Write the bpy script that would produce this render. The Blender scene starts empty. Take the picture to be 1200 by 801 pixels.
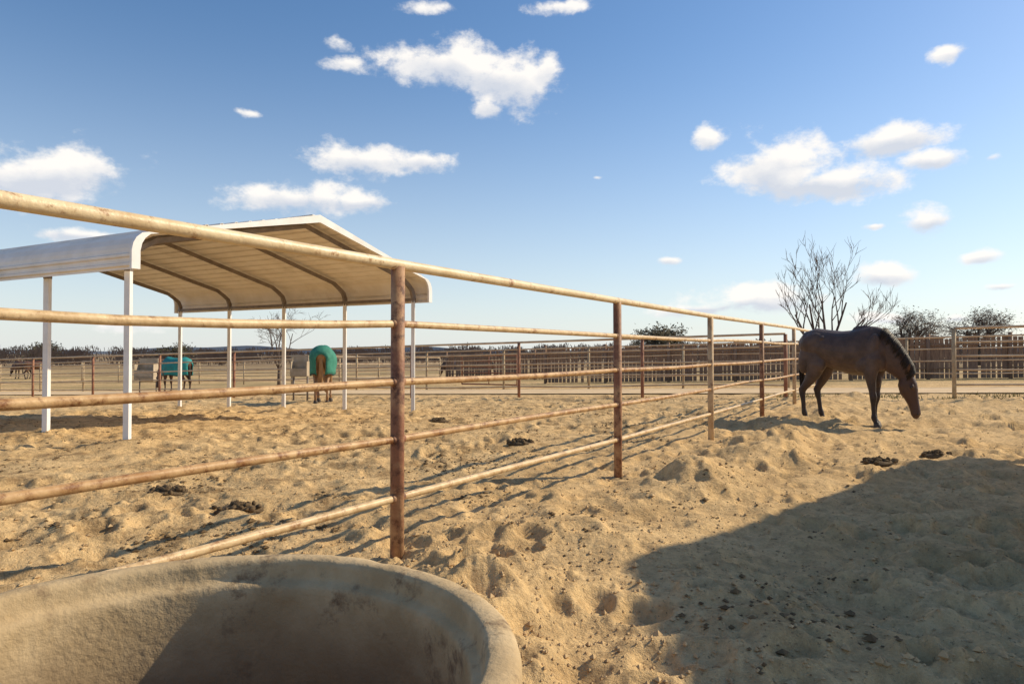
import bpy, math, random
import numpy as np
from mathutils import Vector, Matrix
from mathutils import noise as mn
random.seed(7); np.random.seed(7)
S=bpy.context.scene; COL=S.collection
R=math.radians
V=Vector
# ------------------------------------------------------------------ basics
ORG={}
def link(o,parent=None,org=(0,0,0)):
    COL.objects.link(o); o.parent=parent; ORG[o.name]=V(org); return o
def tag(o,label=None,cat=None,group=None,kind=None):
    if label:o['label']=label
    if cat:o['category']=cat
    if group:o['group']=group
    if kind:o['kind']=kind
    return o
def empty(name,loc,rz=0):
    o=bpy.data.objects.new(name,None); o.empty_display_size=.2; o.location=loc; o.rotation_euler=(0,0,rz)
    link(o,None,loc); return o
class MB:
    def __init__(s): s.v=[];s.f=[]
    def tube(s,pts,rad,n=8,cap=True,sq=False):
        pts=[V(p) for p in pts]
        if not hasattr(rad,'__len__'): rad=[rad]*len(pts)
        b=len(s.v); ref=None
        for i,p in enumerate(pts):
            t=(pts[min(i+1,len(pts)-1)]-pts[max(i-1,0)])
            if t.length<1e-9: t=V((0,0,1))
            t.normalize()
            if ref is None:
                ref=V((0,0,1)) if abs(t.z)<.9 else V((1,0,0))
            a=t.cross(ref)
            if a.length<1e-6: a=t.orthogonal()
            a.normalize(); c=a.cross(t).normalized(); ref=c
            off=math.pi/4 if sq else 0
            for k in range(n):
                th=2*math.pi*k/n+off
                s.v.append(p+a*math.cos(th)*rad[i]+c*math.sin(th)*rad[i])
        for i in range(len(pts)-1):
            for k in range(n):
                k2=(k+1)%n
                s.f.append((b+i*n+k,b+i*n+k2,b+(i+1)*n+k2,b+(i+1)*n+k))
        if cap:
            s.f.append(tuple(b+k for k in range(n))[::-1]); e=b+(len(pts)-1)*n
            s.f.append(tuple(e+k for k in range(n)))
    def box(s,c,ax,ay,az):
        c=V(c);ax=V(ax);ay=V(ay);az=V(az);b=len(s.v)
        for k in (-1,1):
            for j in (-1,1):
                for i in (-1,1): s.v.append(c+ax*i+ay*j+az*k)
        for q in ((0,2,3,1),(4,5,7,6),(0,1,5,4),(2,6,7,3),(0,4,6,2),(1,3,7,5)): s.f.append(tuple(b+i for i in q))
    def loft(s,secs,n=20,side=V((0,1,0))):
        b0=len(s.v);C=[V(q[0]) for q in secs]
        for i,(c,a,b) in enumerate(secs):
            t=(C[min(i+1,len(C)-1)]-C[max(i-1,0)]).normalized()
            nn=t.cross(side).normalized(); sd=nn.cross(t).normalized()
            for k in range(n):
                th=2*math.pi*k/n
                s.v.append(C[i]+nn*a*math.cos(th)+sd*b*math.sin(th))
        for i in range(len(secs)-1):
            for k in range(n):
                k2=(k+1)%n; s.f.append((b0+i*n+k,b0+i*n+k2,b0+(i+1)*n+k2,b0+(i+1)*n+k))
        s.f.append(tuple(b0+k for k in range(n))[::-1]); e=b0+(len(secs)-1)*n; s.f.append(tuple(e+k for k in range(n)))
    def ell(s,c,r,nu=10,nv=7,jit=0,rot=None):
        c=V(c);b=len(s.v)
        for j in range(nv+1):
            ph=math.pi*j/nv
            for i in range(nu):
                th=2*math.pi*i/nu; q=1+random.uniform(-jit,jit)
                p=V((r[0]*math.sin(ph)*math.cos(th)*q,r[1]*math.sin(ph)*math.sin(th)*q,r[2]*math.cos(ph)*q))
                if rot is not None: p=Matrix.Rotation(rot,3,'Y')@p
                s.v.append(c+p)
        for j in range(nv):
            for i in range(nu):
                s.f.append((b+j*nu+i,b+(j+1)*nu+i,b+(j+1)*nu+(i+1)%nu,b+j*nu+(i+1)%nu))
    def build(s,name,mat,parent=None,smooth=True,local=False,loc=None):
        m=bpy.data.meshes.new(name)
        org=ORG[parent.name] if (parent and not local) else V((0,0,0))
        if loc is not None: org=V(loc)
        m.from_pydata([tuple(V(p)-org) for p in s.v],[],s.f)
        if mat: m.materials.append(mat)
        if smooth: m.polygons.foreach_set('use_smooth',[True]*len(m.polygons))
        m.update()
        o=bpy.data.objects.new(name,m); link(o,parent,org)
        if loc is not None: o.location=loc
        return o
# ------------------------------------------------------------------ materials
def nmat(name,c1,c2,scale=5,rough=.8,detail=4,lo=.35,hi=.65,bump=0,bscale=40,c3=None,s3=2,lo3=.5,hi3=.6,metal=0,stretch=(1,1,1),spec=.3):
    m=bpy.data.materials.new(name); m.use_nodes=True; N=m.node_tree.nodes; L=m.node_tree.links
    P=N['Principled BSDF']; P.inputs['Roughness'].default_value=rough; P.inputs['Metallic'].default_value=metal
    P.inputs['Specular IOR Level'].default_value=spec
    tc=N.new('ShaderNodeTexCoord'); mp=N.new('ShaderNodeMapping'); mp.inputs['Scale'].default_value=stretch
    L.new(tc.outputs['Object'],mp.inputs[0])
    def noise(sc,det=6,ro=.6):
        n=N.new('ShaderNodeTexNoise'); n.inputs['Scale'].default_value=sc; n.inputs['Detail'].default_value=det; n.inputs['Roughness'].default_value=ro
        L.new(mp.outputs[0],n.inputs['Vector']); return n
    n1=noise(scale,detail)
    r=N.new('ShaderNodeMapRange'); r.inputs[1].default_value=lo; r.inputs[2].default_value=hi; L.new(n1.outputs[0],r.inputs[0])
    mx=N.new('ShaderNodeMix'); mx.data_type='RGBA'; mx.inputs[6].default_value=(*c1,1); mx.inputs[7].default_value=(*c2,1)
    L.new(r.outputs[0],mx.inputs[0]); out=mx.outputs[2]
    if c3:
        n3=noise(s3,7,.72); r3=N.new('ShaderNodeMapRange'); r3.inputs[1].default_value=lo3; r3.inputs[2].default_value=hi3; L.new(n3.outputs[0],r3.inputs[0])
        m3=N.new('ShaderNodeMix'); m3.data_type='RGBA'; m3.inputs[7].default_value=(*c3,1); L.new(out,m3.inputs[6]); L.new(r3.outputs[0],m3.inputs[0]); out=m3.outputs[2]
    L.new(out,P.inputs['Base Color'])
    if bump:
        nb=noise(bscale,4,.6); b=N.new('ShaderNodeBump'); b.inputs['Strength'].default_value=1; b.inputs['Distance'].default_value=bump
        L.new(nb.outputs[0],b.inputs['Height']); L.new(b.outputs[0],P.inputs['Normal'])
    return m
M={}
M['rail']=nmat('tan_painted_pipe',(.72,.53,.30),(.50,.33,.16),14,.42,lo=.4,hi=.7,bump=.002,bscale=60,c3=(.27,.12,.05),s3=12,lo3=.54,hi3=.66)
M['rustrail']=nmat('rusty_pipe',(.60,.39,.19),(.38,.20,.08),8,.48,lo=.4,hi=.65,bump=.002,bscale=60,c3=(.2,.08,.03),s3=14,lo3=.52,hi3=.64)
M['toprail']=nmat('cream_pipe',(.80,.64,.40),(.60,.43,.23),7,.38,lo=.42,hi=.74,bump=.002,bscale=60,c3=(.32,.15,.06),s3=11,lo3=.57,hi3=.68)
M['post']=nmat('rusted_post',(.25,.11,.06),(.46,.27,.14),6,.6,lo=.44,hi=.66,bump=.003,bscale=60,c3=(.11,.045,.028),s3=14,lo3=.5,hi3=.64)
M['palepost']=nmat('pale_post',(.55,.4,.24),(.4,.25,.13),7,.6,lo=.42,hi=.66,bump=.003,bscale=60,c3=(.2,.09,.045),s3=12,lo3=.55,hi3=.66)
M['farrail']=nmat('far_rail',(.6,.47,.32),(.45,.31,.19),3,.6)
M['redpost']=nmat('red_post',(.24,.09,.055),(.36,.18,.10),5,.7)
M['tanpost']=nmat('tan_post',(.48,.38,.24),(.36,.24,.13),5,.7)
M['wood']=nmat('weathered_pales',(.34,.21,.13),(.2,.12,.08),4,.9,stretch=(6,6,.6))
M['white']=nmat('white_steel',(.84,.82,.79),(.74,.71,.66),3,.4,bump=.0006,bscale=30,c3=(.5,.42,.33),s3=1.5,lo3=.64,hi3=.85)
M['roof']=nmat('white_roof_panel',(.84,.79,.73),(.74,.68,.6),2.5,.45,c3=(.5,.42,.33),s3=1.2,lo3=.55,hi3=.85)
M['galv']=nmat('galvanised_frame',(.16,.13,.11),(.24,.2,.17),6,.5,metal=.1)
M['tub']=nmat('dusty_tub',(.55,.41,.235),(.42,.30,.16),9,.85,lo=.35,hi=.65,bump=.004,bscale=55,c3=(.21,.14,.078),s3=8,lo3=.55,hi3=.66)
# tub wall colour goes darker towards the bottom, with an uneven upper edge
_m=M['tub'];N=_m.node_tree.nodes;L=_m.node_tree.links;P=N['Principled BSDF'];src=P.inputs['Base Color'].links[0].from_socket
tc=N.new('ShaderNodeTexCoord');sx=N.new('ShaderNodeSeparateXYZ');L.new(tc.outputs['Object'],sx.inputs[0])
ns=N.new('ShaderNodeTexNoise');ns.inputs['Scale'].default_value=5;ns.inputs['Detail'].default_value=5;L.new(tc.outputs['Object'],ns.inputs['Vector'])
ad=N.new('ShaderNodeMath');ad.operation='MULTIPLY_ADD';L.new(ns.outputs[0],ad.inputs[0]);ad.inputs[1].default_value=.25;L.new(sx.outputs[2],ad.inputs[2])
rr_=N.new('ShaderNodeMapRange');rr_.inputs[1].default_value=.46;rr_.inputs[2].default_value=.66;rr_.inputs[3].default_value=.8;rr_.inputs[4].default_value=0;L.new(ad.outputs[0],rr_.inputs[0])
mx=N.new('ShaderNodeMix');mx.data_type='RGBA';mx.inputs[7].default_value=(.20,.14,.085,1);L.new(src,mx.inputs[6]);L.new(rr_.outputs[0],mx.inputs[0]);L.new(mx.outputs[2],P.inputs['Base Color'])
M['mud']=nmat('mud',(.06,.04,.025),(.1,.07,.04),6,.6,bump=.01,bscale=20)
M['dung']=nmat('dung',(.085,.055,.03),(.17,.115,.06),30,.95,bump=.008,bscale=80)
M['crumb']=nmat('dung_crumb',(.12,.075,.035),(.22,.145,.07),8,.95)
M['clod']=nmat('sand_clod',(.62,.43,.22),(.4,.27,.14),8,.95)
M['bark']=nmat('grey_bark',(.16,.12,.09),(.09,.065,.05),4,.95)
M['twig']=nmat('twigs',(.15,.11,.085),(.09,.065,.055),2,.95)
M['leaf']=nmat('olive_leaf',(.20,.15,.10),(.27,.2,.13),1.5,.9)
M['leaf2']=nmat('green_leaf',(.07,.07,.04),(.11,.085,.055),1.5,.9)
M['orch']=nmat('orchard',(.17,.115,.085),(.24,.17,.12),.1,.95)
M['hill']=nmat('hill',(.24,.29,.36),(.3,.33,.38),.004,1)  # atmospheric haze painted into the hills as a blue-grey base colour
M['grass']=nmat('weeds',(.1,.12,.03),(.22,.19,.07),2,.9)
M['eye']=nmat('eye_black',(.01,.008,.006),(.015,.01,.01),5,.15,spec=.6)
M['hoof']=nmat('hoof',(.05,.04,.035),(.1,.08,.06),12,.6)
M['hairblack']=nmat('black_hair',(.018,.013,.011),(.04,.028,.02),20,.6,stretch=(3,3,.4))
M['hairblond']=nmat('blond_hair',(.45,.26,.11),(.3,.16,.07),20,.7,stretch=(3,3,.4))
M['teal']=nmat('teal_cloth',(.02,.27,.26),(.03,.19,.19),6,.75,bump=.02,bscale=6)
M['green']=nmat('green_cloth',(.03,.17,.12),(.05,.24,.17),6,.75,bump=.02,bscale=6)
M['dark']=nmat('dark_cloth',(.03,.025,.035),(.06,.04,.045),6,.8)
M['trim']=nmat('blanket_trim',(.03,.03,.03),(.05,.05,.05),6,.7)
M['feeder']=nmat('cream_feeder',(.5,.41,.3),(.38,.3,.2),5,.6)
M['hay']=nmat('hay',(.35,.27,.1),(.2,.17,.06),20,.9,bump=.02,bscale=30)
def horsemat(name,body,body2,leg,zl=.45,zh=.85,face=None):
    m=nmat(name,body,body2,5,.5,bump=.004,bscale=60,spec=.35,detail=6)
    N=m.node_tree.nodes;L=m.node_tree.links;P=N['Principled BSDF']
    src=P.inputs['Base Color'].links[0].from_socket
    tc=N.new('ShaderNodeTexCoord');sx=N.new('ShaderNodeSeparateXYZ');L.new(tc.outputs['Object'],sx.inputs[0])
    if face:
        r=N.new('ShaderNodeMapRange');r.inputs[1].default_value=.55;r.inputs[2].default_value=1.05;L.new(sx.outputs[0],r.inputs[0])
        mx=N.new('ShaderNodeMix');mx.data_type='RGBA';mx.inputs[7].default_value=(*face,1);L.new(src,mx.inputs[6]);L.new(r.outputs[0],mx.inputs[0]);src=mx.outputs[2]
    r=N.new('ShaderNodeMapRange');r.inputs[1].default_value=zl;r.inputs[2].default_value=zh;r.inputs[3].default_value=1;r.inputs[4].default_value=0;L.new(sx.outputs[2],r.inputs[0])
    fac=r.outputs[0]
    if face:
        r2=N.new('ShaderNodeMapRange');r2.inputs[1].default_value=.75;r2.inputs[2].default_value=.9;r2.inputs[3].default_value=1;r2.inputs[4].default_value=0;L.new(sx.outputs[0],r2.inputs[0])
        mu=N.new('ShaderNodeMath');mu.operation='MULTIPLY';L.new(fac,mu.inputs[0]);L.new(r2.outputs[0],mu.inputs[1]);fac=mu.outputs[0]
    mx=N.new('ShaderNodeMix');mx.data_type='RGBA';mx.inputs[7].default_value=(*leg,1);L.new(src,mx.inputs[6]);L.new(fac,mx.inputs[0]);L.new(mx.outputs[2],P.inputs['Base Color'])
    return m
M['bay']=horsemat('dark_bay_coat',(.115,.075,.058),(.062,.041,.033),(.032,.02,.016),face=(.075,.036,.022))
M['chest']=horsemat('chestnut_coat',(.14,.06,.03),(.1,.045,.025),(.06,.03,.02))
M['palo']=horsemat('palomino_coat',(.36,.2,.09),(.28,.15,.065),(.3,.17,.085))
# ------------------------------------------------------------------ terrain
def perlin(x,y,seed=0):
    xi=np.floor(x).astype(np.int64); yi=np.floor(y).astype(np.int64); xf=x-xi; yf=y-yi
    def g(ix,iy,dx,dy):
        h=(ix*374761393+iy*668265263+seed*974634777)&0xffffffff
        h=((h^(h>>13))*1274126177)&0xffffffff; h=h^(h>>16)
        a=(h&0xffff)/65535.0*2*np.pi
        return np.cos(a)*dx+np.sin(a)*dy
    u=xf*xf*xf*(xf*(xf*6-15)+10); v=yf*yf*yf*(yf*(yf*6-15)+10)
    a=g(xi,yi,xf,yf);b=g(xi+1,yi,xf-1,yf);c=g(xi,yi+1,xf,yf-1);d=g(xi+1,yi+1,xf-1,yf-1)
    return (a+(b-a)*u)+((c+(d-c)*u)-(a+(b-a)*u))*v
def craters(x,y,cell,seed,rmin,rmax,prob=.7):
    X=x/cell;Y=y/cell;xi=np.floor(X).astype(np.int64);yi=np.floor(Y).astype(np.int64); out=np.zeros_like(X)
    for i in (-1,0,1):
        for j in (-1,0,1):
            cx=xi+i;cy=yi+j
            h=(cx*73856093^cy*19349663^(seed*83492791))&0xffffffff
            h=((h^(h>>13))*1274126177)&0xffffffff; h=h^(h>>16)
            px=cx+(h&0xff)/255.;py=cy+((h>>8)&0xff)/255.; rr=(rmin+(rmax-rmin)*((h>>16)&0xff)/255.); on=(((h>>24)&0xff)/255.<prob)
            d=np.hypot((X-px)*cell,(Y-py)*cell)/rr
            out+=on*(rr*( -.42*np.exp(-d**2.6*1.1)+.2*np.exp(-((d-1.45)/.45)**2)))
    return out
U=V((.53,.848,0)).normalized(); RR=V((-U.y,U.x,0))
SU=V((.47,.883,0)).normalized(); SR=V((-SU.y,SU.x,0)); SPC=1.75; SW=2.9
P1=V((-.63,3.76,0))
def sm(x,a,b):
    t=np.clip((x-a)/(b-a),0,1); return t*t*(3-2*t)
def base(x,y):
    x=np.asarray(x,float);y=np.asarray(y,float)
    z=-.02*np.maximum(0,y-11)+.018*x*sm(y,9,15)
    return np.clip(z,-1.1,.15)
def full(x,y):
    x=np.asarray(x,float);y=np.asarray(y,float)
    z=base(x,y)
    q=(x-P1.x)*U.y-(y-P1.y)*U.x
    l1=(y-19.7)*.924+(x-.2)*.384
    patch=.55+.85*sm(perlin(x*.5+3,y*.5,31)+.4*perlin(x*1.3,y*1.3,32),-.35,.45)
    amp=np.where(q>0,1.12,.85)*patch
    amp=amp*(1-.75*sm(l1,-1,1.5)) 
    rad=np.hypot(x,y); amp=amp*(1-sm(rad,25,70))
    amp=amp*(1-.8*np.exp(-((x+.55)**2+(y-1.1)**2)/.5))
    d=.06*perlin(x*.6,y*.6,1)+.085*perlin(x*1.7+9,y*1.7,2)
    wx=x+.06*perlin(x*5,y*5,11)+.02*perlin(x*13,y*13,13); wy=y+.06*perlin(x*5+7,y*5,12)+.02*perlin(x*13,y*13+5,14)
    d+=1.0*craters(wx,wy,.29,3,.06,.11,.75)+.65*craters(wx,wy,.18,5,.03,.06,.5)+.45*craters(wx,wy,.6,8,.12,.22,.4)
    d+=.022*perlin(x*6,y*6,4)+.008*perlin(x*15,y*15,16)+.006*perlin(x*27,y*27,6)+.005*perlin(x*50,y*50,7)
    d+=.02*np.abs(perlin(x*4.5,y*4.5,9))
    d+=.15*np.exp(-((q-.85)/.45)**2)*(.55+perlin(x*1.6,y*1.6,21))
    z=z+d*amp
    for k in range(5):
        for c in (sh_pt(0,k*SPC),sh_pt(2*SW,k*SPC)):
            z=z+.08*np.exp(-((x-c[0]-.1)**2+(y-c[1])**2)/.16)
    return z
SC=V((-4.67,8.3,0))
def sh_pt(a,b): p=SC+SU*a+SR*b; return (p.x,p.y)
def gz(x,y): return float(base(x,y))
def fz(x,y): return float(full(np.array([x]),np.array([y]))[0])
rs=[.0,.35,.7,1.0]
r=1.0
while r<60: r*=1.0082; rs.append(r)
while r<6000: r*=1.08; rs.append(r)
th=list(np.radians(np.linspace(-50,50,800)))
th+=list(np.radians(np.linspace(51,309,150)))
th=np.array(th); rs=np.array(rs[1:])
TT,RRg=np.meshgrid(th,rs); X=RRg*np.sin(TT); Y=RRg*np.cos(TT); Z=full(X,Y)
nr,nt=X.shape
verts=np.stack([X.ravel(),Y.ravel(),Z.ravel()],1)
verts=np.vstack([verts,[[0,0,0]]])
ii=np.arange(nr-1)[:,None]*nt; jj=np.arange(nt)[None,:]; j2=(jj+1)%nt
quads=np.stack([(ii+jj),(ii+j2),(ii+nt+j2),(ii+nt+jj)],-1).reshape(-1,4)[:,::-1]
tri=np.array([[nr*nt,(k+1)%nt,k] for k in range(nt)])
me=bpy.data.meshes.new('ground')
me.vertices.add(len(verts)); me.vertices.foreach_set('co',verts.ravel())
nl=len(quads)*4+len(tri)*3
me.loops.add(nl); me.loops.foreach_set('vertex_index',np.concatenate([quads.ravel(),tri.ravel()]))
me.polygons.add(len(quads)+len(tri))
me.polygons.foreach_set('loop_start',np.concatenate([np.arange(len(quads))*4,len(quads)*4+np.arange(len(tri))*3]))
me.polygons.foreach_set('use_smooth',np.ones(len(quads)+len(tri),bool))
me.update(calc_edges=True); me.validate()
gm=bpy.data.materials.new('churned_sand'); gm.use_nodes=True; N=gm.node_tree.nodes; L=gm.node_tree.links
P=N['Principled BSDF']; P.inputs['Roughness'].default_value=.95; P.inputs['Specular IOR Level'].default_value=.1
tc=N.new('ShaderNodeTexCoord')
def gn(sc,det=8,ro=.6):
    n=N.new('ShaderNodeTexNoise'); n.inputs['Scale'].default_value=sc;n.inputs['Detail'].default_value=det;n.inputs['Roughness'].default_value=ro
    L.new(tc.outputs['Object'],n.inputs['Vector']); return n.outputs[0]
def mr(src,a,b,c=0,d=1):
    n=N.new('ShaderNodeMapRange'); n.inputs[1].default_value=a;n.inputs[2].default_value=b;n.inputs[3].default_value=c;n.inputs[4].default_value=d;L.new(src,n.inputs[0]);return n.outputs[0]
def mix(f,a,b):
    n=N.new('ShaderNodeMix');n.data_type='RGBA'
    if isinstance(f,float): n.inputs[0].default_value=f
    else: L.new(f,n.inputs[0])
    for s,v in ((6,a),(7,b)):
        if isinstance(v,tuple): n.inputs[s].default_value=(*v,1)
        else: L.new(v,n.inputs[s])
    return n.outputs[2]
def mth(op,a,b):
    n=N.new('ShaderNodeMath');n.operation=op
    for i,v in enumerate((a,b)):
        if isinstance(v,(int,float)): n.inputs[i].default_value=v
        else: L.new(v,n.inputs[i])
    return n.outputs[0]
c=mix(mr(gn(1.2,3),.35,.65),(.79,.55,.275),(.66,.44,.205))
c=mix(mr(gn(14,4,.7),.42,.7),c,(.5,.33,.16))
c=mix(mr(gn(90,2,.7),.55,.75,0,.55),c,(.84,.65,.38))
c=mix(mr(gn(45,3,.7),.6,.68,0,.7),c,(.24,.15,.07))
sx=N.new('ShaderNodeSeparateXYZ');L.new(tc.outputs['Object'],sx.inputs[0])
q=mth('SUBTRACT',mth('MULTIPLY',mth('SUBTRACT',sx.outputs[0],P1.x),U.y),mth('MULTIPLY',mth('SUBTRACT',sx.outputs[1],P1.y),U.x))
leftm=mr(q,-.2,-1.0)
dung=mth('MULTIPLY',mr(gn(2.6,7,.78),.48,.61),mth('ADD',mth('MULTIPLY',leftm,.5),.22))
c=mix(dung,c,(.2,.12,.055))
l1=mth('ADD',mth('MULTIPLY',mth('SUBTRACT',sx.outputs[1],19.7),.924),mth('MULTIPLY',mth('SUBTRACT',sx.outputs[0],.2),.384))
c=mix(mth('MULTIPLY',mr(l1,9,12),mr(gn(.15,3),.35,.6)),c,(.34,.25,.12))
c=mix(mr(sx.outputs[1],60,120),c,(.28,.2,.115))
L.new(c,P.inputs['Base Color'])
bp=N.new('ShaderNodeBump');bp.inputs['Strength'].default_value=1;bp.inputs['Distance'].default_value=.024
L.new(gn(30,5,.74),bp.inputs['Height']);L.new(bp.outputs[0],P.inputs['Normal'])
me.materials.append(gm)
go=bpy.data.objects.new('ground',me); link(go); tag(go,'churned golden sand and dirt covering the paddocks','ground',kind='structure')
E=V((.924,-.384,0)).normalized(); F=V((.384,.924,0)).normalized(); L1P=V((.2,19.7,0))
mb=MB(); nn=140
M['lane']=nmat('packed_lane',(.70,.51,.3),(.58,.41,.23),1.2,.95,bump=.01,bscale=20)
for i in range(nn+1):
    t=-55+i*100/nn
    for k in range(5):
        w=2.2+k*1.0
        p=L1P+E*t+F*w
        mb.v.append(V((p.x,p.y,gz(p.x,p.y)+.035)))
for i in range(nn):
    for k in range(4): mb.f.append((i*5+k,(i+1)*5+k,(i+1)*5+k+1,i*5+k+1))
tag(mb.build('path',M['lane']),'smooth packed dirt lane running behind the near paddocks','path',kind='structure')
mb=MB()
for i in range(160):
    a=R(-75+150*i/159); x=2600*math.sin(a); y=2600*math.cos(a)
    hgt=10+14*(math.sin(i*.11+1)+1)*.5+5*math.sin(i*.37)+3*math.sin(i*.9)
    mb.v+= [V((x,y,-5)),V((x,y,hgt))]
for i in range(159): mb.f.append((2*i,2*i+2,2*i+3,2*i+1))
tag(mb.build('hills',M['hill']),'low blue hazy hills along the horizon','hills',kind='structure')
# ------------------------------------------------------------------ pipe fences
def pipe_fence(P0,D,ks,sp,label,cat='fence',group=None,pm='post',rm='rail',H=1.6,rails=5,pr=.038,rr=.02,tr=.03,jit=.008,topm=None,step=.32,n=12,hero=False):
    D=V(D).normalized(); pts=[V(P0)+D*(k*sp) for k in ks]
    t=empty('pipe_fence',(pts[0].x,pts[0].y,gz(pts[0].x,pts[0].y))); tag(t,label,cat,group)
    G=[gz(p.x,p.y) for p in pts]
    for j,(p,g) in enumerate(zip(pts,G)):
        pmn=pm
        if hero: pmn='palepost' if j in (4,6) else 'post'
        m=MB(); m.tube([(p.x,p.y,g-.3),(p.x,p.y,g+.6),(p.x+random.uniform(-.004,.004),p.y,g+H-.012)],pr,n+2); m.build('post',M[pmn],t)
    for i in range(rails):
        z=H-i*step; r_=tr if i==0 else rr; path=[]
        for j,(p,g) in enumerate(zip(pts,G)):
            jz=0 if i==0 else random.uniform(-jit,jit)
            path.append(V((p.x,p.y,g+z+jz)))
        fine=[]
        for j in range(len(path)-1):
            sag=0 if i==0 else random.uniform(-jit,jit)*1.5
            if hero and j==1: sag={1:-.045,2:-.008,3:.008,4:0}.get(i,0)
            for s in range(6):
                f=s/6; q_=path[j].lerp(path[j+1],f); q_.z+=sag*math.sin(math.pi*f); fine.append(q_)
        fine.append(path[-1])
        mt=M[(topm or rm) if i==0 else rm]
        if hero and i in (2,3): mt=M['rustrail']
        m=MB(); m.tube(fine,r_,n); m.build('top_rail' if i==0 else 'rail',mt,t)
        if hero and i>0:
            for p_ in path:
                d_=D*(pr+.004); m=MB(); m.tube([p_-d_*1.25,p_-d_,p_+d_,p_+d_*1.25],[r_*1.02,r_*1.25,r_*1.25,r_*1.02],n); m.build('weld',M['post'],t)
    return t
pipe_fence(P1,U,range(-2,6),3.04,'rusty tan five-rail pipe fence from the left foreground past the tub to the horse',topm='toprail',n=16,hero=True)
pipe_fence(L1P,E,range(-7,3),3.57,'five-rail pipe fence across the back of the shelter paddock',pm='redpost',rm='farrail',pr=.045,rr=.022,jit=.015,n=8)
pipe_fence(L1P+E*(3*3.57),E,range(0,4),3.57,'pipe fence behind the grazing dark horse at the right edge',pm='tanpost',rm='farrail',pr=.045,rr=.022,jit=.015,n=8)
S2=L1P+F*7.2
pipe_fence(S2,E,range(-12,8),3.57,'pale pipe fence along the far side of the dirt lane',pm='tanpost',rm='farrail',pr=.045,rr=.02,jit=.02,n=6,rails=4,step=.38)
pipe_fence(L1P+F*19-E*16,E,range(-7,1),4.2,'farthest tan pipe fence in front of the orchard at left',pm='tanpost',rm='farrail',pr=.05,rr=.024,jit=.02,n=5,rails=3,step=.5)
pipe_fence(S2-E*14.3,F,range(0,5),3.57,'cross fence dividing the far paddocks left of the shelter',pm='tanpost',rm='farrail',pr=.05,rr=.024,n=6,rails=4,step=.38)
def pale_fence(A,B,H,label):
    A=V(A);B=V(B);D=(B-A);Ln=D.length;D.normalize();Nn=V((-D.y,D.x,0))
    t=empty('pale_fence',(A.x,A.y,gz(A.x,A.y))); tag(t,label,'fence')
    m=MB();s=0
    while s<Ln:
        p=A+D*s;g=gz(p.x,p.y);h=H+random.uniform(-.12,.06);w=.085+random.uniform(-.015,.015)
        m.box((p.x,p.y,g+.03+h/2),D*w,Nn*.012,(0,0,h/2)); s+=.195+random.uniform(-.01,.03)+(.12 if random.random()<.05 else 0)
    m.build('pales',M['wood'],t,smooth=False)
    for z in (.5,H-.35):
        m=MB();m.tube([V((A+D*(Ln*k/12)).to_tuple())+V((0,0,z+gz((A+D*(Ln*k/12)).x,(A+D*(Ln*k/12)).y)))-Nn*.05 for k in range(13)],.045,4,sq=True);m.build('rail',M['wood'],t,smooth=False)
    k=0
    while k*3.2<Ln:
        p=A+D*(k*3.2)-Nn*.12;g=gz(p.x,p.y);m=MB();m.tube([(p.x,p.y,g-.2),(p.x,p.y,g+H+.15)],.08,6);m.build('post',M['wood'],t);k+=1
pale_fence((1.8,36.4,0),(15.5,32.2,0),1.85,'dark wooden pale fence in the middle distance left of the horse')
pale_fence((15.9,32.1,0),(31,27.5,0),1.9,'dark wooden pale fence in the distance right of the horse')
pale_fence((-4.6,48.5,0),(3.0,46.5,0),1.9,'distant brown pale fence behind the rust red gate')
def gate(p,D,w,label,z=0):
    D=V(D).normalized();g=gz(p[0],p[1]);t=empty('gate',(p[0],p[1],g));tag(t,label,'gate')
    a=V((p[0],p[1],g+.2));b=a+D*w
    m=MB();m.tube([a,a+V((0,0,1.25)),b+V((0,0,1.25)),b,a],.035,6);m.build('gate_frame',M['redpost'],t)
    for k in range(1,5):
        m=MB();m.tube([a+V((0,0,.25*k)),b+V((0,0,.25*k))],.022,6);m.build('bar',M['redpost'],t)
    m=MB();m.tube([a+D*(w/2),a+D*(w/2)+V((0,0,1.25))],.022,6);m.build('upright',M['redpost'],t)
gate((-2.2,30.0),E,2.6,'rust red pipe gate beyond the lane, between the far dark horses and the pale fence')
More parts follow.
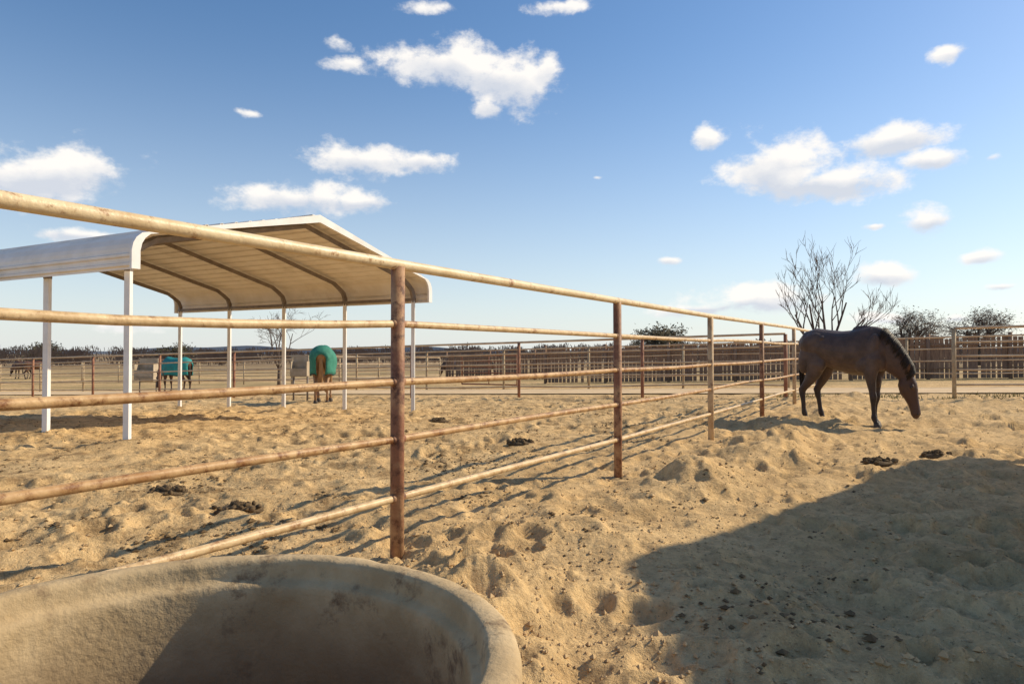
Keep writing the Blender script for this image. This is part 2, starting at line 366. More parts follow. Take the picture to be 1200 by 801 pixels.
# ------------------------------------------------------------------ shelters
def shelter(C0,DU,DR,w,ze,zr,nf,sp,label):
    C0=V(C0)
    def P(a,b,z): q=C0+DU*a+DR*b; return V((q.x,q.y,z))
    t=empty('horse_shelter',(C0.x,C0.y,gz(C0.x,C0.y)));tag(t,label,'shelter')
    o=.13; zt=ze+.44; half=[(-o,ze),(-o,ze+.03),(-o-.03,ze+.045),(-o-.03,ze+.07),(-o,ze+.085),(-o,ze+.14),(-o-.03,ze+.155),(-o-.03,ze+.18),(-o,ze+.195),(-o+.005,ze+.26),(-o+.02,ze+.31),(-o+.06,ze+.38),(-o+.13,zt)]
    a0=-o+.13; a1=w; Ls=a1-a0; s=.12
    while s<Ls-.12:
        for ds,dz in ((0,0),(.02,.042),(.055,.042),(.075,0)):
            f=(s+ds)/Ls; half.append((a0+Ls*f,zt+(zr-zt)*f+dz))
        s+=.235
    prof=half+[(w,zr)]+[(2*w-a,z) for a,z in half[::-1]]
    ln=(nf-1)*sp; m=MB(); ks=8
    for i in range(ks+1):
        b=-.3+(ln+.6)*i/ks
        for a,z in prof: m.v.append(P(a,b,z))
    n=len(prof)
    for i in range(ks):
        for k in range(n-1): m.f.append((i*n+k,i*n+k+1,(i+1)*n+k+1,(i+1)*n+k))
    ro=m.build('roof',M['roof'],t,smooth=False); so=ro.modifiers.new('s','SOLIDIFY'); so.thickness=.008; so.offset=0
    simp=[(-o,ze),(-o,ze+.22),(-o+.02,ze+.31),(-o+.06,ze+.38),(-o+.13,zt),(w,zr)]
    simp=simp+[(2*w-a,z) for a,z in simp[:-1][::-1]]
    for b in (-.31,ln+.31):
        m=MB();N_=len(simp)
        for (a,z) in simp:
            for off in (.05,-.07):
                aa=a+(off*(1 if a>w else -1)*.9 if abs(a-w)>w-.02 else 0); zz=z+(off if abs(a-w)<w-.02 else 0)
                for db in (-.02,.02): m.v.append(P(aa,b+db,zz))
        for i in range(N_-1):
            q_=i*4
            for (x1,x2) in ((0,1),(1,3),(3,2),(2,0)): m.f.append((q_+x1,q_+x2,q_+4+x2,q_+4+x1))
        m.f.append((0,2,3,1)); e=(N_-1)*4; m.f.append((e,e+1,e+3,e+2))
        m.build('gable_trim',M['white'],t,smooth=False)
    m=MB();m.box(P(w,ln/2,zr+.03),DU*.14,DR*(ln/2+.3),(0,0,.006));m.build('ridge_cap',M['white'],t,smooth=False)
    for side in (0,2*w):
        m=MB();m.tube([P(side,-.05,ze+.06),P(side,ln+.05,ze+.06)],.04,4,sq=True);m.build('eave_beam',M['galv'],t,smooth=False)
    for i in range(nf):
        b=i*sp
        for a in (0,2*w):
            q_=P(a,b,0);g=gz(q_.x,q_.y);m=MB();m.tube([(q_.x,q_.y,g-.2),(q_.x,q_.y,ze+.03)],.048,4,sq=True);m.build('post',M['white'],t,smooth=False)
            m=MB();m.tube([(q_.x,q_.y,g+.02),(q_.x,q_.y,g+.04)],.1,4,sq=True);m.build('base_plate',M['galv'],t,smooth=False)
        hp=[(0,ze),(.0,ze+.14),(.05,ze+.25),(.16,ze+.33),(.34,zt+(zr-zt)*.34/w-.085)]
        pts=hp+[(w,zr-.09)]+[(2*w-a,z) for a,z in hp[::-1]]
        m=MB();m.tube([P(a,b,z) for a,z in pts],.052,4,sq=True);m.build('rafter',M['galv'],t,smooth=False)
    return t
shelter(SC,SU,SR,SW,2.11,3.24,5,SPC,'white open-sided horse shelter with a gabled metal roof in the left paddock')
rp=V((5.97,5.18,0)); shelter(rp-U*3.2,U,-RR,3.2,2.1,3.8,4,1.9,'second open metal horse shelter, outside the right edge, casting the large shadow on the sand')
# ------------------------------------------------------------------ tub
TC=V((-.585,1.15,0)); tg=-.004
prof=[(.0,0),(.50,.0),(.545,.03),(.570,.25),(.584,.50),(.588,.525),(.598,.533),(.620,.536),(.628,.544),(.632,.558),(.632,.588),(.628,.600),(.618,.607),(.60,.610),(.578,.609),(.570,.604),(.566,.592),(.564,.570),(.558,.560),(.545,.555),(.540,.545),(.536,.48),(.532,.40),(.52,.25),(.47,.1),(.43,.05),(0,.045)]
pp=[]
for i in range(len(prof)-1):
    (a,b),(c_,d_)=prof[i],prof[i+1]; L_=math.hypot(a-c_,b-d_); k_=max(1,int(L_/.012)) if i>2 and i<24 else 1
    for s in range(k_): pp.append((a+(c_-a)*s/k_,b+(d_-b)*s/k_))
pp.append(prof[-1]); prof=pp
m=MB();n=260
for (r_,z) in prof:
    r_*=.95
    for k in range(n):
        a=2*math.pi*k/n; ca_,sa_=math.cos(a),math.sin(a)
        p=V((r_*ca_,r_*sa_,z))
        w=.004*math.sin(2*a+.5)+.002*mn.noise(p*6)+.0008*mn.noise(p*30)-.012*max(0,mn.noise(p*13+V((3,1,2)))-.36)
        m.v.append(V((TC.x+(r_+w)*ca_,TC.y+(r_+w)*sa_,tg+z+(.004*mn.noise(V((ca_*2,sa_*2,3)))+.001*mn.noise(p*30)-.01*max(0,mn.noise(p*17+V((9,1,2)))-.36) if z>.2 else 0))))
for i in range(len(prof)-1):
    for k in range(n): m.f.append((i*n+k,i*n+(k+1)%n,(i+1)*n+(k+1)%n,(i+1)*n+k))
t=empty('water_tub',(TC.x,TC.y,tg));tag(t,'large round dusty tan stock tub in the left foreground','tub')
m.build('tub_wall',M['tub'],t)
m=MB();n=48
m.v.append(V((TC.x,TC.y,tg+.16)))
for k in range(n):
    a=2*math.pi*k/n; m.v.append(V((TC.x+.47*math.cos(a),TC.y+.47*math.sin(a),tg+.15)))
for k in range(n): m.f.append((0,1+k,1+(k+1)%n))
m.build('mud_layer',M['mud'],t)
# ------------------------------------------------------------------ horses
def trunk_secs(s=1.0):
    D=[(-.78,1.20,.10,.09),(-.74,1.22,.17,.17),(-.64,1.25,.25,.25),(-.5,1.265,.28,.285),(-.32,1.235,.285,.275),(-.1,1.18,.315,.31),(.12,1.155,.345,.315),(.32,1.165,.37,.265),(.46,1.185,.37,.215),(.58,1.16,.295,.20),(.68,1.13,.2,.155),(.735,1.11,.1,.1)]
    return [(V((x,0,z)),a*s,b*s) for x,z,a,b in D]
def horse(loc,yaw,label,mat,hair,group=None,blanket=None,step=(0,0,0,0),voxel=.014,scale=(1,1,1),bend=0,HS=1.0):
    t=empty('horse',loc,yaw); t.scale=scale
    tag(t,label,'horse',group)
    m=MB(); m.loft(trunk_secs(),24)
    nk=[((.40,0,1.30),.27,.16),((.56,0,1.24),.295,.15),((.72,0,1.12),.25,.125),((.87,0,.98),.20,.105),((.97,0,.87),.165,.092),((1.02,0,.78),.13,.082)]
    h0=V((1.00,0,.85)); hd=V((.20,0,-.98)).normalized()
    if bend:
        nk=[((x,y+bend*max(0,x-.5)**1.5,z),a,b) for (x,y,z),a,b in nk]; h0=h0+V((0,bend*.42,0))
    m.loft([(V(c),a,b) for c,a,b in nk],20)
    hs=[(0,.075,.06),(.06,.11,.085),(.15,.14,.097),(.25,.135,.09),(.33,.105,.072),(.43,.082,.06),(.51,.074,.057),(.57,.074,.059),(.61,.06,.05),(.63,.03,.03)]
    hsec=[]
    for s_,a,b in hs:
        hsec.append((h0+hd*s_*HS+ V((-hd.z,0,hd.x))*(-(a-.075)*.55*HS),a*HS,b*HS))
    m.loft(hsec,18)
    face=V((-hd.z,0,hd.x))
    if face.x<0: face=-face
    for sy in (-1,1):
        e0=h0+V((0,sy*.05,0))
        ed=(-hd*.6+face*.55+V((0,sy*.4,0))).normalized()
        m.loft([(e0-ed*.02,.038,.034),(e0+ed*.05,.044,.032),(e0+ed*.11,.032,.022),(e0+ed*.19,.010,.009)],10)
        m.ell(h0+hd*.195*HS+V((0,sy*.077,0))+face*.05,(.033,.026,.033))
        m.ell(h0+hd*.57*HS+V((0,sy*.034,0))+face*.038,(.027,.023,.033))
        m.ell(h0+hd*.16*HS+V((0,sy*.058,0))-face*.065,(.09,.042,.09))
        m.ell((.50,sy*.165,1.18),(.12,.07,.27),12,8,rot=R(18))
        m.ell((.36,sy*.185,.98),(.14,.075,.14),12,8)
        m.ell((.62,sy*.10,1.02),(.10,.09,.15),12,8)
        m.ell((-.50,sy*.17,1.30),(.24,.12,.16),12,8,rot=R(-20))
        m.ell((-.64,sy*.16,1.05),(.12,.10,.24),12,8,rot=R(8))
        m.ell((-.34,sy*.21,.96),(.09,.06,.11),10,7)
        m.ell((-.30,sy*.2,1.38),(.06,.07,.04),10,7)
        m.ell((.47,sy*.125,.76),(.08,.055,.14),10,7)
    m.ell((.34,0,1.50),(.22,.05,.07),12,8,rot=R(4))
    feet=[]
    for i,(sy) in enumerate((-1,1)):
        d=step[i]
        y=.165*sy
        J=[((.50,y*.75,1.22),.17,.09),((.52,y*.95,1.05),.155,.095),((.47+d*.15,y,.86),.12,.082),((.47+d*.3,y,.72),.08,.06),((.475+d*.5,y,.57),.056,.048),((.48+d*.6,y,.49),.06,.053),((.475+d*.65,y,.44),.052,.046),((.465+d*.75,y,.36),.037,.031),((.46+d*.9,y,.24),.036,.030),((.455+d,y,.185),.05,.042),((.475+d,y,.13),.038,.035),((.50+d,y,.085),.045,.043)]
        m.loft([(V(c),a,b) for c,a,b in J],16); feet.append((.505+d,y))
    for i,(sy) in enumerate((-1,1)):
        d=step[2+i]; y=.155*sy
        J=[((-.48,y*.7,1.30),.22,.12),((-.48,y*.95,1.12),.225,.12),((-.43+d*.1,y*1.08,.95),.18,.11),((-.48+d*.3,y*1.08,.82),.125,.088),((-.56+d*.5,y*1.05,.70),.085,.062),((-.635+d*.7,y,.61),.064,.048),((-.68+d*.8,y,.555),.068,.048),((-.672+d*.85,y,.49),.055,.043),((-.658+d*.9,y,.40),.042,.035),((-.645+d*.97,y,.26),.039,.033),((-.635+d,y,.195),.051,.043),((-.608+d,y,.135),.039,.036),((-.582+d,y,.085),.046,.044)]
        m.loft([(V(c),a,b) for c,a,b in J],16); feet.append((-.577+d,y))
    tmp=m.build('tmp',None); rm=tmp.modifiers.new('r','REMESH'); rm.mode='VOXEL'; rm.voxel_size=voxel
    sm_=tmp.modifiers.new('s','SMOOTH'); sm_.factor=.5; sm_.iterations=int(6 if voxel<.02 else 3)
    dg=bpy.context.evaluated_depsgraph_get(); nm=bpy.data.meshes.new_from_object(tmp.evaluated_get(dg)); bpy.data.objects.remove(tmp)
    nm.materials.clear(); nm.materials.append(M[mat]); nm.name='body'
    nm.polygons.foreach_set('use_smooth',[True]*len(nm.polygons))
    b=bpy.data.objects.new('body',nm); link(b,t)
    for (x,y) in feet:
        m=MB(); m.loft([((x-.005,y,.105),.048,.046),((x+.0,y,.06),.058,.054),((x+.012,y,.0),.07,.064),((x+.012,y,-.03),.068,.062)],14,side=V((0,1,0)))
        m.build('hoof',M['hoof'],t,local=True)
    for sy in (-1,1):
        m=MB(); m.ell(h0+hd*.205*HS+V((0,sy*.089*HS,0))+face*.045,(.019,.014,.021)); m.build('eye',M['eye'],t,local=True)
        m=MB(); m.ell(h0+hd*.585*HS+V((0,sy*.048*HS,0))+face*.043,(.012,.011,.016)); m.build('nostril',M['eye'],t,local=True)
    rnd=random.Random(3); m=MB()
    for k in range(60):
        a=rnd.uniform(0,6.28); q_=rnd.random()**.5; ox=math.cos(a)*q_; oy=math.sin(a)*q_; e=rnd.uniform(.35,.6)
        m.tube([(-.72,oy*.02,1.33+ox*.03),(-.77+ox*.015,oy*.03,1.25),(-.79+ox*.025,oy*.04,1.08),(-.79+ox*.035,oy*.05,.85),(-.78+ox*.035,oy*.05,e+.15),(-.77+ox*.02,oy*.04,e)],[.014,.015,.015,.012,.008,.002],5)
    m.build('tail',M[hair],t,local=True)
    m=MB(); top=[]
    for i,(c,a,bb) in enumerate(nk):
        c=V(c); tg_=(V(nk[min(i+1,len(nk)-1)][0])-V(nk[max(i-1,0)][0])).normalized(); up=tg_.cross(V((0,-1,0))); up=up if up.z>0 else -up; up.y=0; up.normalize(); top.append((c+up*(a-.012),up,tg_,bb))
    for k in range(170):
        f=rnd.uniform(.7,len(top)-1.001); i=int(f); g_=f-i; p=top[i][0].lerp(top[i+1][0],g_); up=top[i][1]; tt=top[i][2]; bb=top[i][3]
        ln=rnd.uniform(.06,.15); sd=-1
        m.tube([p+V((0,rnd.uniform(-.015,.015),0)),p+up*.02+V((0,sd*.03,0)),p-up*.03+V((0,sd*(.035+bb*.45),0))+tt*.01,p-up*ln+V((0,sd*(bb*.85+.025),-.01))+tt*rnd.uniform(0,.04)],[.008,.009,.007,.002],4)
    for k in range(22):
        p=h0+face*.05+V((0,rnd.uniform(-.025,.025),0)); m.tube([p-hd*.04,p+face*.03+hd*.05,p+face*.015+hd*rnd.uniform(.12,.2)+V((0,rnd.uniform(-.02,.02),0))],[.008,.008,.002],4)
    m.build('mane',M[hair],t,local=True)
    if blanket:
        m=MB(); secs=[(-.82,1.2,.14,.13)]+[(q_[0].x*1.04,q_[0].z,q_[1]*1.06+.02,q_[2]*1.06+.02) for q_ in trunk_secs()[1:-1]]
        K=22
        for j,(x,z,a,b_) in enumerate(secs):
            hem=.78+.03*math.sin(j*1.3)
            for k in range(K+1):
                if k<4: yy=-b_*1.0-.012*math.sin(j*1.7+k)+.03*(4-k)/4; zz=hem+(z-hem)*k/4
                elif k>K-4: yy=b_*1.0+.012*math.sin(j*1.7+k)-.03*(4-(K-k))/4; zz=hem+(z-hem)*(K-k)/4
                else:
                    th=-math.pi/2+math.pi*(k-4)/(K-8); yy=b_*1.0*math.sin(th); zz=z+a*math.cos(th)
                m.v.append(V((x,yy,zz)))
        for j in range(len(secs)-1):
            for k in range(K): m.f.append((j*(K+1)+k,j*(K+1)+k+1,(j+1)*(K+1)+k+1,(j+1)*(K+1)+k))
        bl=m.build('blanket',M[blanket],t,local=True); so=bl.modifiers.new('s','SOLIDIFY');so.thickness=.012
        m=MB(); m.tube([(x,-b_+.02,.79+.03*math.sin(j*1.3)) for j,(x,z,a,b_) in enumerate(secs)],.014,6); m.tube([(x,b_-.02,.79+.03*math.sin(j*1.3)) for j,(x,z,a,b_) in enumerate(secs)],.014,6); m.build('blanket_binding',M['trim'],bl,local=True)
    return t
hx,hy=5.2,10.65
horse((hx,hy,fz(hx+.3,hy-.4)*.5+fz(hx-.3,hy+.4)*.5-.01),R(-48),'dark brown horse grazing with lowered head beside the end of the near fence','bay','hairblack',step=(.08,-.05,-.03,.12),voxel=.0115,bend=.0,scale=(.88,.98,1.0),HS=1.04)
horse((-5.25,19.0,gz(-5.25,18.9)),R(101),'palomino horse in a green blanket seen from behind past the shelter posts','palo','hairblond',blanket='green',voxel=.022)
horse((-14.75,30.0,gz(-14.6,29.6)),R(158),'horse in a teal blanket with head down left of the shelter','chest','hairblack',blanket='teal',voxel=.025)
c1=horse((-43,60,gz(-43,60)),R(175),'brown horse at the far left edge, the left one of two','chest','hairblack',voxel=.03)
def copy_tree(o,parent=None):
    c=o.copy(); COL.objects.link(c); c.parent=parent
    for ch in list(o.children): copy_tree(ch,c)
    return c
c2=copy_tree(c1); c2.location=(-41.3,59,gz(-41.3,59)); c2.rotation_euler.z=R(40); c2['label']='brown horse at the far left, the right one of two'
d1=horse((-5.0,57,gz(-5,57)),R(215),'dark-blanketed horse far beyond the lane, left one of a pair','bay','hairblack',blanket='dark',voxel=.03)
d2=copy_tree(d1); d2.location=(-2.4,58,gz(-2.4,58)); d2.rotation_euler.z=R(-20); d2['label']='dark-blanketed horse far beyond the lane, right one of a pair'
def feeder(p,label,k_=.62):
    g=gz(*p); x,y=p; t=empty('hay_feeder',(x,y,g)); tag(t,label,'feeder')
    m=MB();m.box((x,y+.22*k_,g+1.05),(.42*k_,0,0),(0,.02,0),(0,0,.55*k_));m.build('back_panel',M['feeder'],t,smooth=False)
    m=MB();m.box((x,y-.2*k_,g+.86),(.42*k_,0,0),(0,.02,0),(0,0,.2*k_));m.box((x,y,g+.74),(.40*k_,0,0),(0,.22*k_,0),(0,0,.02));m.build('bin',M['feeder'],t,smooth=False)
    for s in (-1,1):
        m=MB();m.box((x+s*.43*k_,y,g+.96),(.015,0,0),(0,.235*k_,0),(0,0,.4*k_));m.build('side_panel',M['feeder'],t,smooth=False)
        m=MB();m.tube([(x+s*.38*k_,y+.15*k_,g-.1),(x+s*.38*k_,y+.15*k_,g+.73)],.03,6);m.build('leg',M['galv'],t)
    m=MB()
    for k in range(40): m.ell((x+random.uniform(-.33,.33)*k_,y+random.uniform(-.14,.14)*k_,g+.86+random.uniform(-.06,.1)),(.09*k_,.06*k_,.05*k_),6,4,.3)
    tag(m.build('hay',M['hay']),'hay heaped in the '+label,'hay')
feeder((-16.7,31.2),'cream feeder beside the teal-blanketed horse',1.0); feeder((-6.4,20.6),'cream feeder beside the green-blanketed horse',.55)
# ------------------------------------------------------------------ trees
def grow(mb,p,d,L_,r_,depth,rnd,tips,up=.15,kids=4,spread=.7,wob=.12,rmin=.008):
    pts=[p];rad=[r_];q=p;dd=d.copy()
    ns=4
    for i in range(ns):
        dd=(dd+V((rnd.gauss(0,wob),rnd.gauss(0,wob),rnd.gauss(0,wob)+up*.3))).normalized(); q=q+dd*(L_/ns); pts.append(q); rad.append(r_*(1-.6*(i+1)/ns))
    mb.tube(pts,rad,6 if depth>2 else (4 if depth>1 else 3),cap=False)
    if depth<=0: tips.append(q); return
    for k in range(kids):
        f=rnd.uniform(.35,1); i=min(ns-1,int(f*ns)); pp=pts[i].lerp(pts[i+1],f*ns-i)
        a=V((rnd.gauss(0,1),rnd.gauss(0,1),rnd.gauss(0,.5))); a=(a-a.dot(dd)*dd).normalized()
        nd=(dd*(1-spread*.5)+a*spread+V((0,0,up))).normalized()
        grow(mb,pp,nd,L_*rnd.uniform(.5,.72),max(rad[i]*.62,rmin),depth-1,rnd,tips,up,kids,spread,wob,rmin)
def tree(loc,label,stems,H,seed,rt,depth=3,kids=4,up=.3,spread=.6,leaf=None,nl=0,ls=.25,tw=1,name='bare_tree',cat='tree',group=None,clump=.5,trunkh=.15,rmin=.008,dirs=None,LF=.5):
    rnd=random.Random(seed); x,y=loc; g=gz(x,y); t=empty(name,(x,y,g));tag(t,label,cat,group)
    m=MB(); m.tube([(x,y,g-.3),(x,y,g+H*trunkh*.5),(x+.02,y,g+H*trunkh)],[rt*1.5,rt*1.1,rt],10); m.build('trunk',M['bark'],t)
    m=MB();tips=[]
    for s in range(stems):
        a=2*math.pi*(s+rnd.uniform(0,.5))/stems; sp_=rnd.uniform(.5,1)*tw
        d0=V((math.cos(a)*sp_,math.sin(a)*sp_,1)).normalized() if not dirs else V(dirs[s]).normalized()
        grow(m,V((x,y,g+H*trunkh*.85)),d0,H*LF*rnd.uniform(.9,1.1),rt*.6,depth,rnd,tips,up,kids,spread,rmin=rmin)
    m.build('crown' if not leaf else 'limbs',M['twig'],t)
    if leaf:
        m=MB()
        for k in range(nl):
            c=V(rnd.choice(tips)); p=c+V((rnd.gauss(0,clump),rnd.gauss(0,clump),rnd.gauss(0,clump*.7)))
            a=V((rnd.gauss(0,1),rnd.gauss(0,1),rnd.gauss(0,1))).normalized()*ls*rnd.uniform(.5,1.2); b=a.orthogonal().normalized()*ls*rnd.uniform(.2,.5)
            i=len(m.v); m.v+=[p-a,p+b,p+a,p-b]; m.f.append((i,i+1,i+2,i+3))
        m.build('crown',M[leaf],t,smooth=False)
    return t
tree((18.0,39.5),'tall bare tree with upright branches behind the grazing horse',5,7.7,14,.17,depth=4,kids=3,up=.30,spread=.52,trunkh=.08,rmin=.014,dirs=[(-.55,0,1),(-.22,.2,1),(.05,-.2,1),(.32,.1,1),(.6,-.1,1)],LF=.48)
tree((-11.6,34),'small bare tree seen between the shelter posts',4,3.8,5,.07,depth=4,kids=3,up=.1,spread=.65,tw=.55,trunkh=.3)
tree((21.5,100),'dark leafy oak on the horizon left of the bare tree',6,6.6,21,.4,depth=3,kids=4,up=.03,spread=.85,leaf='leaf2',nl=2600,ls=.3,tw=.8,name='oak_tree',clump=.45,trunkh=.2)
tree((52.6,90),'round bare twiggy oak on the horizon right of the grazing horse',7,8.2,31,.38,depth=4,kids=4,up=.03,spread=.8,leaf='leaf',nl=2000,ls=.17,tw=.7,name='oak_tree',clump=.45,trunkh=.25,rmin=.018,LF=.40)
tree((61.7,90),'round bare twiggy oak nearest the right edge on the horizon',7,8.5,41,.38,depth=4,kids=4,up=.03,spread=.8,leaf='leaf',nl=2000,ls=.17,tw=.75,name='oak_tree',clump=.45,trunkh=.25,rmin=.018,LF=.40)
tree((-59,120),'low spreading tree on the horizon behind the teal-blanketed horse',6,4.6,51,.3,depth=3,kids=4,up=0,spread=.9,leaf='leaf2',nl=1800,ls=.28,tw=1.3,name='oak_tree',clump=.5,trunkh=.15)
tree((-82,120),'low dark tree on the horizon near the left edge',6,4.2,61,.3,depth=3,kids=4,up=0,spread=.9,leaf='leaf2',nl=1500,ls=.28,tw=1.2,name='oak_tree',clump=.5,trunkh=.15)
rng=np.random.default_rng(4); nT=420; vs=[];fs=[]
for k in range(nT):
    a=R(rng.uniform(-52,52)); d=rng.uniform(125,210); cx=d*math.sin(a)/1; cy=d*math.cos(a); hgt=rng.uniform(3.1,4.4)*(1+.18*math.sin(cx*.03)); w=rng.uniform(1.8,2.8)
    for q_ in range(130):
        u=rng.normal(0,w*.45); v=rng.normal(0,w*.45); z=-1.1+hgt*rng.uniform(.12,1)**.8*(1-.25*(abs(u)/w)**2)
        ax=rng.normal(0,.14); az=rng.uniform(.15,.5); b=len(vs)
        vs+= [(cx+u-.06,cy+v,z-az),(cx+u+.06,cy+v,z-az),(cx+u+ax+.02,cy+v,z+az*.6),(cx+u+ax-.07,cy+v,z+az*.3)]; fs.append((b,b+1,b+2,b+3))
om=bpy.data.meshes.new('orchard');om.from_pydata(vs,[],fs);om.materials.append(M['orch']);oo=bpy.data.objects.new('orchard',om);link(oo);tag(oo,'far-off mass of bare brown orchard trees along the horizon','orchard',kind='stuff')
# ------------------------------------------------------------------ dung, clods, weeds
labs=[((-2.77,5.5),'dark dung pile on the dirt left of the near fence, farther from the tub'),((-1.95,4.9),'dark dung pile on the dirt just behind the tub, left of the nearest post'),((.1,8.3),'small dung pile between the first two fence posts seen through the rails'),((3.65,6.8),'dung pile at the tip of the large shadow'),((4.6,7.4),'dung pile on the sand just above the shadow at right'),((-1.2,11.2),'small dung pile near the far shelter posts')]
for (x,y),lb in labs:
    m=MB();g=fz(x,y); m.ell((x,y,g),(.17,.13,.035),16,8,.15)
    for k in range(40):
        a=random.uniform(0,6.28);q_=random.uniform(0,.15)*random.uniform(.5,1);m.ell((x+math.cos(a)*q_*1.3,y+math.sin(a)*q_,g+.02+max(0,.035-q_*.2)*random.random()),(random.uniform(.015,.034),random.uniform(.015,.03),random.uniform(.012,.024)),7,5,.3)
    tag(m.build('dung_pile',M['dung'],loc=(x,y,g)),lb,'dung')
octa=np.array([[1,0,0],[0,1,0],[-1,0,0],[0,-1,0],[0,0,1],[0,0,-1]],float)
ff=np.array([[0,1,4],[1,2,4],[2,3,4],[3,0,4],[1,0,5],[2,1,5],[3,2,5],[0,3,5]])
def scatter(name,cx,cy,s,mat,label,cat,fl=.7):
    n=len(cx); cz=full(cx,cy)
    vv=octa[None]*s[:,None,None]*rng.uniform(.6,1.3,(n,6,1))*np.array([1,1,fl]); vv+=np.stack([cx,cy,cz+s*.25],1)[:,None,:]
    FF=(ff[None]+np.arange(n)[:,None,None]*6).reshape(-1,3)
    cm=bpy.data.meshes.new(name);cm.from_pydata(vv.reshape(-1,3).tolist(),[],FF.tolist());cm.materials.append(mat);co=bpy.data.objects.new(name,cm);link(co);tag(co,label,cat,kind='stuff')
n=11000; a=np.radians(rng.uniform(-42,42,n)); d=1.9*np.exp(rng.uniform(0,2.2,n))
scatter('loose_clods',d*np.sin(a),d*np.cos(a),np.minimum(rng.gamma(2,.0026,n)+.003,.024),M['clod'],'small loose clods scattered over the sand','clods')
n=30000; a=np.radians(rng.uniform(-42,30,n)); d=2.2*np.exp(rng.uniform(0,2.2,n)); cx=d*np.sin(a); cy=d*np.cos(a)
qq=(cx-P1.x)*U.y-(cy-P1.y)*U.x; keep=(perlin(cx*.9,cy*.9,77)+.5*perlin(cx*3,cy*3,78)>.12)&((qq<-.3)|(rng.random(n)<.12)); cx=cx[keep];cy=cy[keep]
scatter('dung_crumbs',cx,cy,np.minimum(rng.gamma(2,.0042,len(cx))+.003,.034),M['crumb'],'dark crumbs of old dung and straw trodden into the paddock','debris',.5)
m=MB()
for k in range(3500):
    t_=random.uniform(6.5,22); w=random.gauss(.3,.5); p=L1P+E*t_+F*w
    if mn.noise(V((t_*.9,w,0)))<-.05: continue
    g=gz(p.x,p.y)-.01;hh=random.uniform(.03,.14);a=random.uniform(0,6.28);dx=math.cos(a)*.012;dy=math.sin(a)*.012;i=len(m.v)
    m.v+=[V((p.x-dx,p.y-dy,g)),V((p.x+dx,p.y+dy,g)),V((p.x+random.gauss(0,.04),p.y+random.gauss(0,.04),g+hh))];m.f.append((i,i+1,i+2))
tag(m.build('grass',M['grass'],smooth=False),'sparse green weeds along the foot of the fence behind the horse','grass',kind='stuff')
# ------------------------------------------------------------------ sun, sky
az=math.atan2(.94,.34); el=R(35)
sd=V((math.sin(az)*math.cos(el),math.cos(az)*math.cos(el),math.sin(el)))
ld=bpy.data.lights.new('sun','SUN');ld.energy=5.0;ld.angle=R(.5);ld.color=(1,.86,.63)
lo=bpy.data.objects.new('sun',ld);COL.objects.link(lo);lo.rotation_euler=(-sd).to_track_quat('-Z','Y').to_euler()
W=bpy.data.worlds.new('World');S.world=W;W.use_nodes=True;N=W.node_tree.nodes;L=W.node_tree.links
try:
    W.cycles.sampling_method='MANUAL'; W.cycles.sample_map_resolution=256
except Exception: pass
bg=N['Background'];bg.inputs[1].default_value=.125
sky=N.new('ShaderNodeTexSky');sky.sky_type='NISHITA';sky.sun_disc=False;sky.sun_elevation=el;sky.sun_rotation=az;sky.air_density=1.0;sky.dust_density=.5;sky.ozone_density=2.5
tc=N.new('ShaderNodeTexCoord');sx=N.new('ShaderNodeSeparateXYZ');L.new(tc.outputs['Generated'],sx.inputs[0])
A_=mth('ARCTAN2',sx.outputs[0],sx.outputs[1]); E_=mth('ARCSINE',sx.outputs[2],0)
cb=N.new('ShaderNodeCombineXYZ');L.new(A_,cb.inputs[0]);L.new(E_,cb.inputs[1])
def vm(op,a,b):
    n=N.new('ShaderNodeVectorMath');n.operation=op
    for i,v in enumerate((a,b)):
        if isinstance(v,tuple): n.inputs[i].default_value=v
        else: L.new(v,n.inputs[i])
    return n
def wn(sc,det,ro,off=0,src=None,st=(1,1,1)):
    n=N.new('ShaderNodeTexNoise');n.inputs['Scale'].default_value=sc;n.inputs['Detail'].default_value=det;n.inputs['Roughness'].default_value=ro
    v=vm('MULTIPLY_ADD',src or cb.outputs[0],st); v.inputs[2].default_value=(off,off*.7,off*.3); L.new(v.outputs[0],n.inputs['Vector']);return n
wp=wn(10,3,.55,3); w1=vm('SUBTRACT',wp.outputs['Color'],(.5,.5,.5)); w2=vm('MULTIPLY',w1.outputs[0],(.04,.026,0)); cv=vm('ADD',cb.outputs[0],w2.outputs[0]).outputs[0]
clouds=[(530,72,75,24,1.1),(600,92,52,30,1.1),(640,72,20,20,.9),(573,130,20,14,.9),(420,188,60,18,1.05),(495,188,42,13,1),(345,232,80,18,1.1),(425,238,40,12,1),(75,190,75,24,1.15),(20,205,80,28,1.15),(90,272,55,10,1.1),(920,190,62,32,1.15),(985,212,62,18,1.2),(1050,160,46,17,1.25),(1095,186,38,12,1.1),(826,162,20,15,1.0),(1118,60,28,11,.9),(1090,260,34,15,1.1),(1150,302,28,8,1),(1035,322,32,12,1.1),(1175,338,24,5,.9),(880,352,72,15,1.15),(830,362,62,9,1.1),(785,306,20,5,.9),(395,48,22,12,.75),(405,76,30,9,.75),(655,3,40,9,.7),(500,8,45,9,.45),(288,128,18,6,.6),(1165,180,16,6,.7),(1025,268,16,5,.8),(1115,372,30,6,.9),(700,205,12,4,.5),(1040,372,50,8,.8),(150,380,60,9,.7),(330,372,60,6,.5)]
mask=None;shade=None
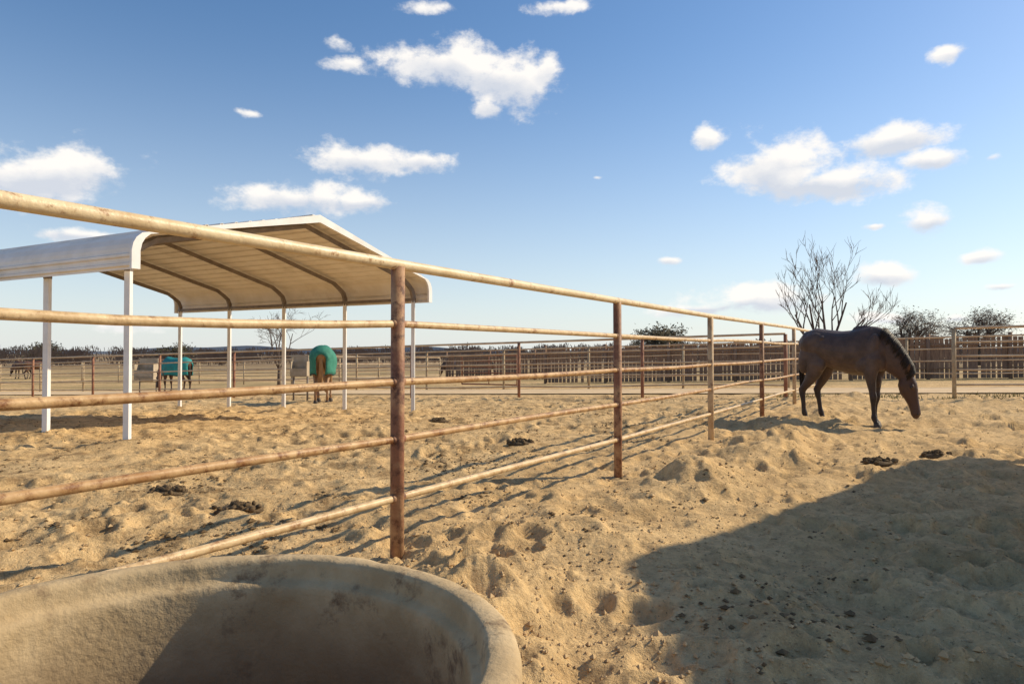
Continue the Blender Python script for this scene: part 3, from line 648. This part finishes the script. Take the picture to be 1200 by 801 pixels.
for (px,py,hw,hh,st) in clouds:
    dx=(px-600)/800;dz=(414-py)/800;ca=math.atan(dx);ce=math.atan(dz/math.sqrt(1+dx*dx));rx=hw/800*math.cos(ca)**2*1.3;ry=hh/800*math.cos(ca)*1.35
    d_=vm('SUBTRACT',cv,(ca,ce,0)); s_=vm('MULTIPLY',d_.outputs[0],(1/rx,1/ry,0)); ln=vm('LENGTH',s_.outputs[0],(0,0,0))
    mk=mth('SUBTRACT',1+(st-1)*.8,ln.outputs['Value'])
    dt=vm('DOT_PRODUCT',s_.outputs[0],(0,1,0)).outputs['Value']
    mask=mk if mask is None else mth('MAXIMUM',mask,mk)
    sh=mth('MULTIPLY',mth('MAXIMUM',mk,0),dt); shade=sh if shade is None else mth('ADD',shade,sh)
nz=wn(20,7,.62,1.3,st=(.75,1.1,1)).outputs[0]
val=mth('ADD',mth('MAXIMUM',mask,-2),mth('MULTIPLY',mth('SUBTRACT',nz,.53),2.4))
den=N.new('ShaderNodeMapRange');den.interpolation_type='SMOOTHSTEP';den.inputs[1].default_value=.03;den.inputs[2].default_value=.65;L.new(val,den.inputs[0])
f2=mth('ADD',mth('MULTIPLY',shade,2.0),mth('MULTIPLY',mth('SUBTRACT',nz,.5),1.4)); sf=mr(f2,-.5,.2)
cc=mix(sf,(5.5,5.8,6.4),(8.5,8.15,7.7))
hz=mth('POWER',mr(E_,0,.5,1,0),2.1)
hs=N.new('ShaderNodeHueSaturation');hs.inputs['Saturation'].default_value=1.15;hs.inputs['Value'].default_value=1.14;L.new(sky.outputs[0],hs.inputs['Color'])
s2=mix(mth('MULTIPLY',hz,.75),hs.outputs[0],(6.5,6.85,7.1))
fin=mix(mth('MULTIPLY',den.outputs[0],.96),s2,cc); L.new(fin,bg.inputs[0])
# camera
cd=bpy.data.cameras.new('camera');cd.lens=24;cd.sensor_width=36;cd.clip_end=10000;cd.clip_start=.05
ca=bpy.data.objects.new('camera',cd);COL.objects.link(ca);ca.location=(0,0,1.11);ca.rotation_euler=(R(90+.97),0,0);S.camera=ca
S.view_settings.view_transform='Standard';S.view_settings.look='None';S.view_settings.exposure=0
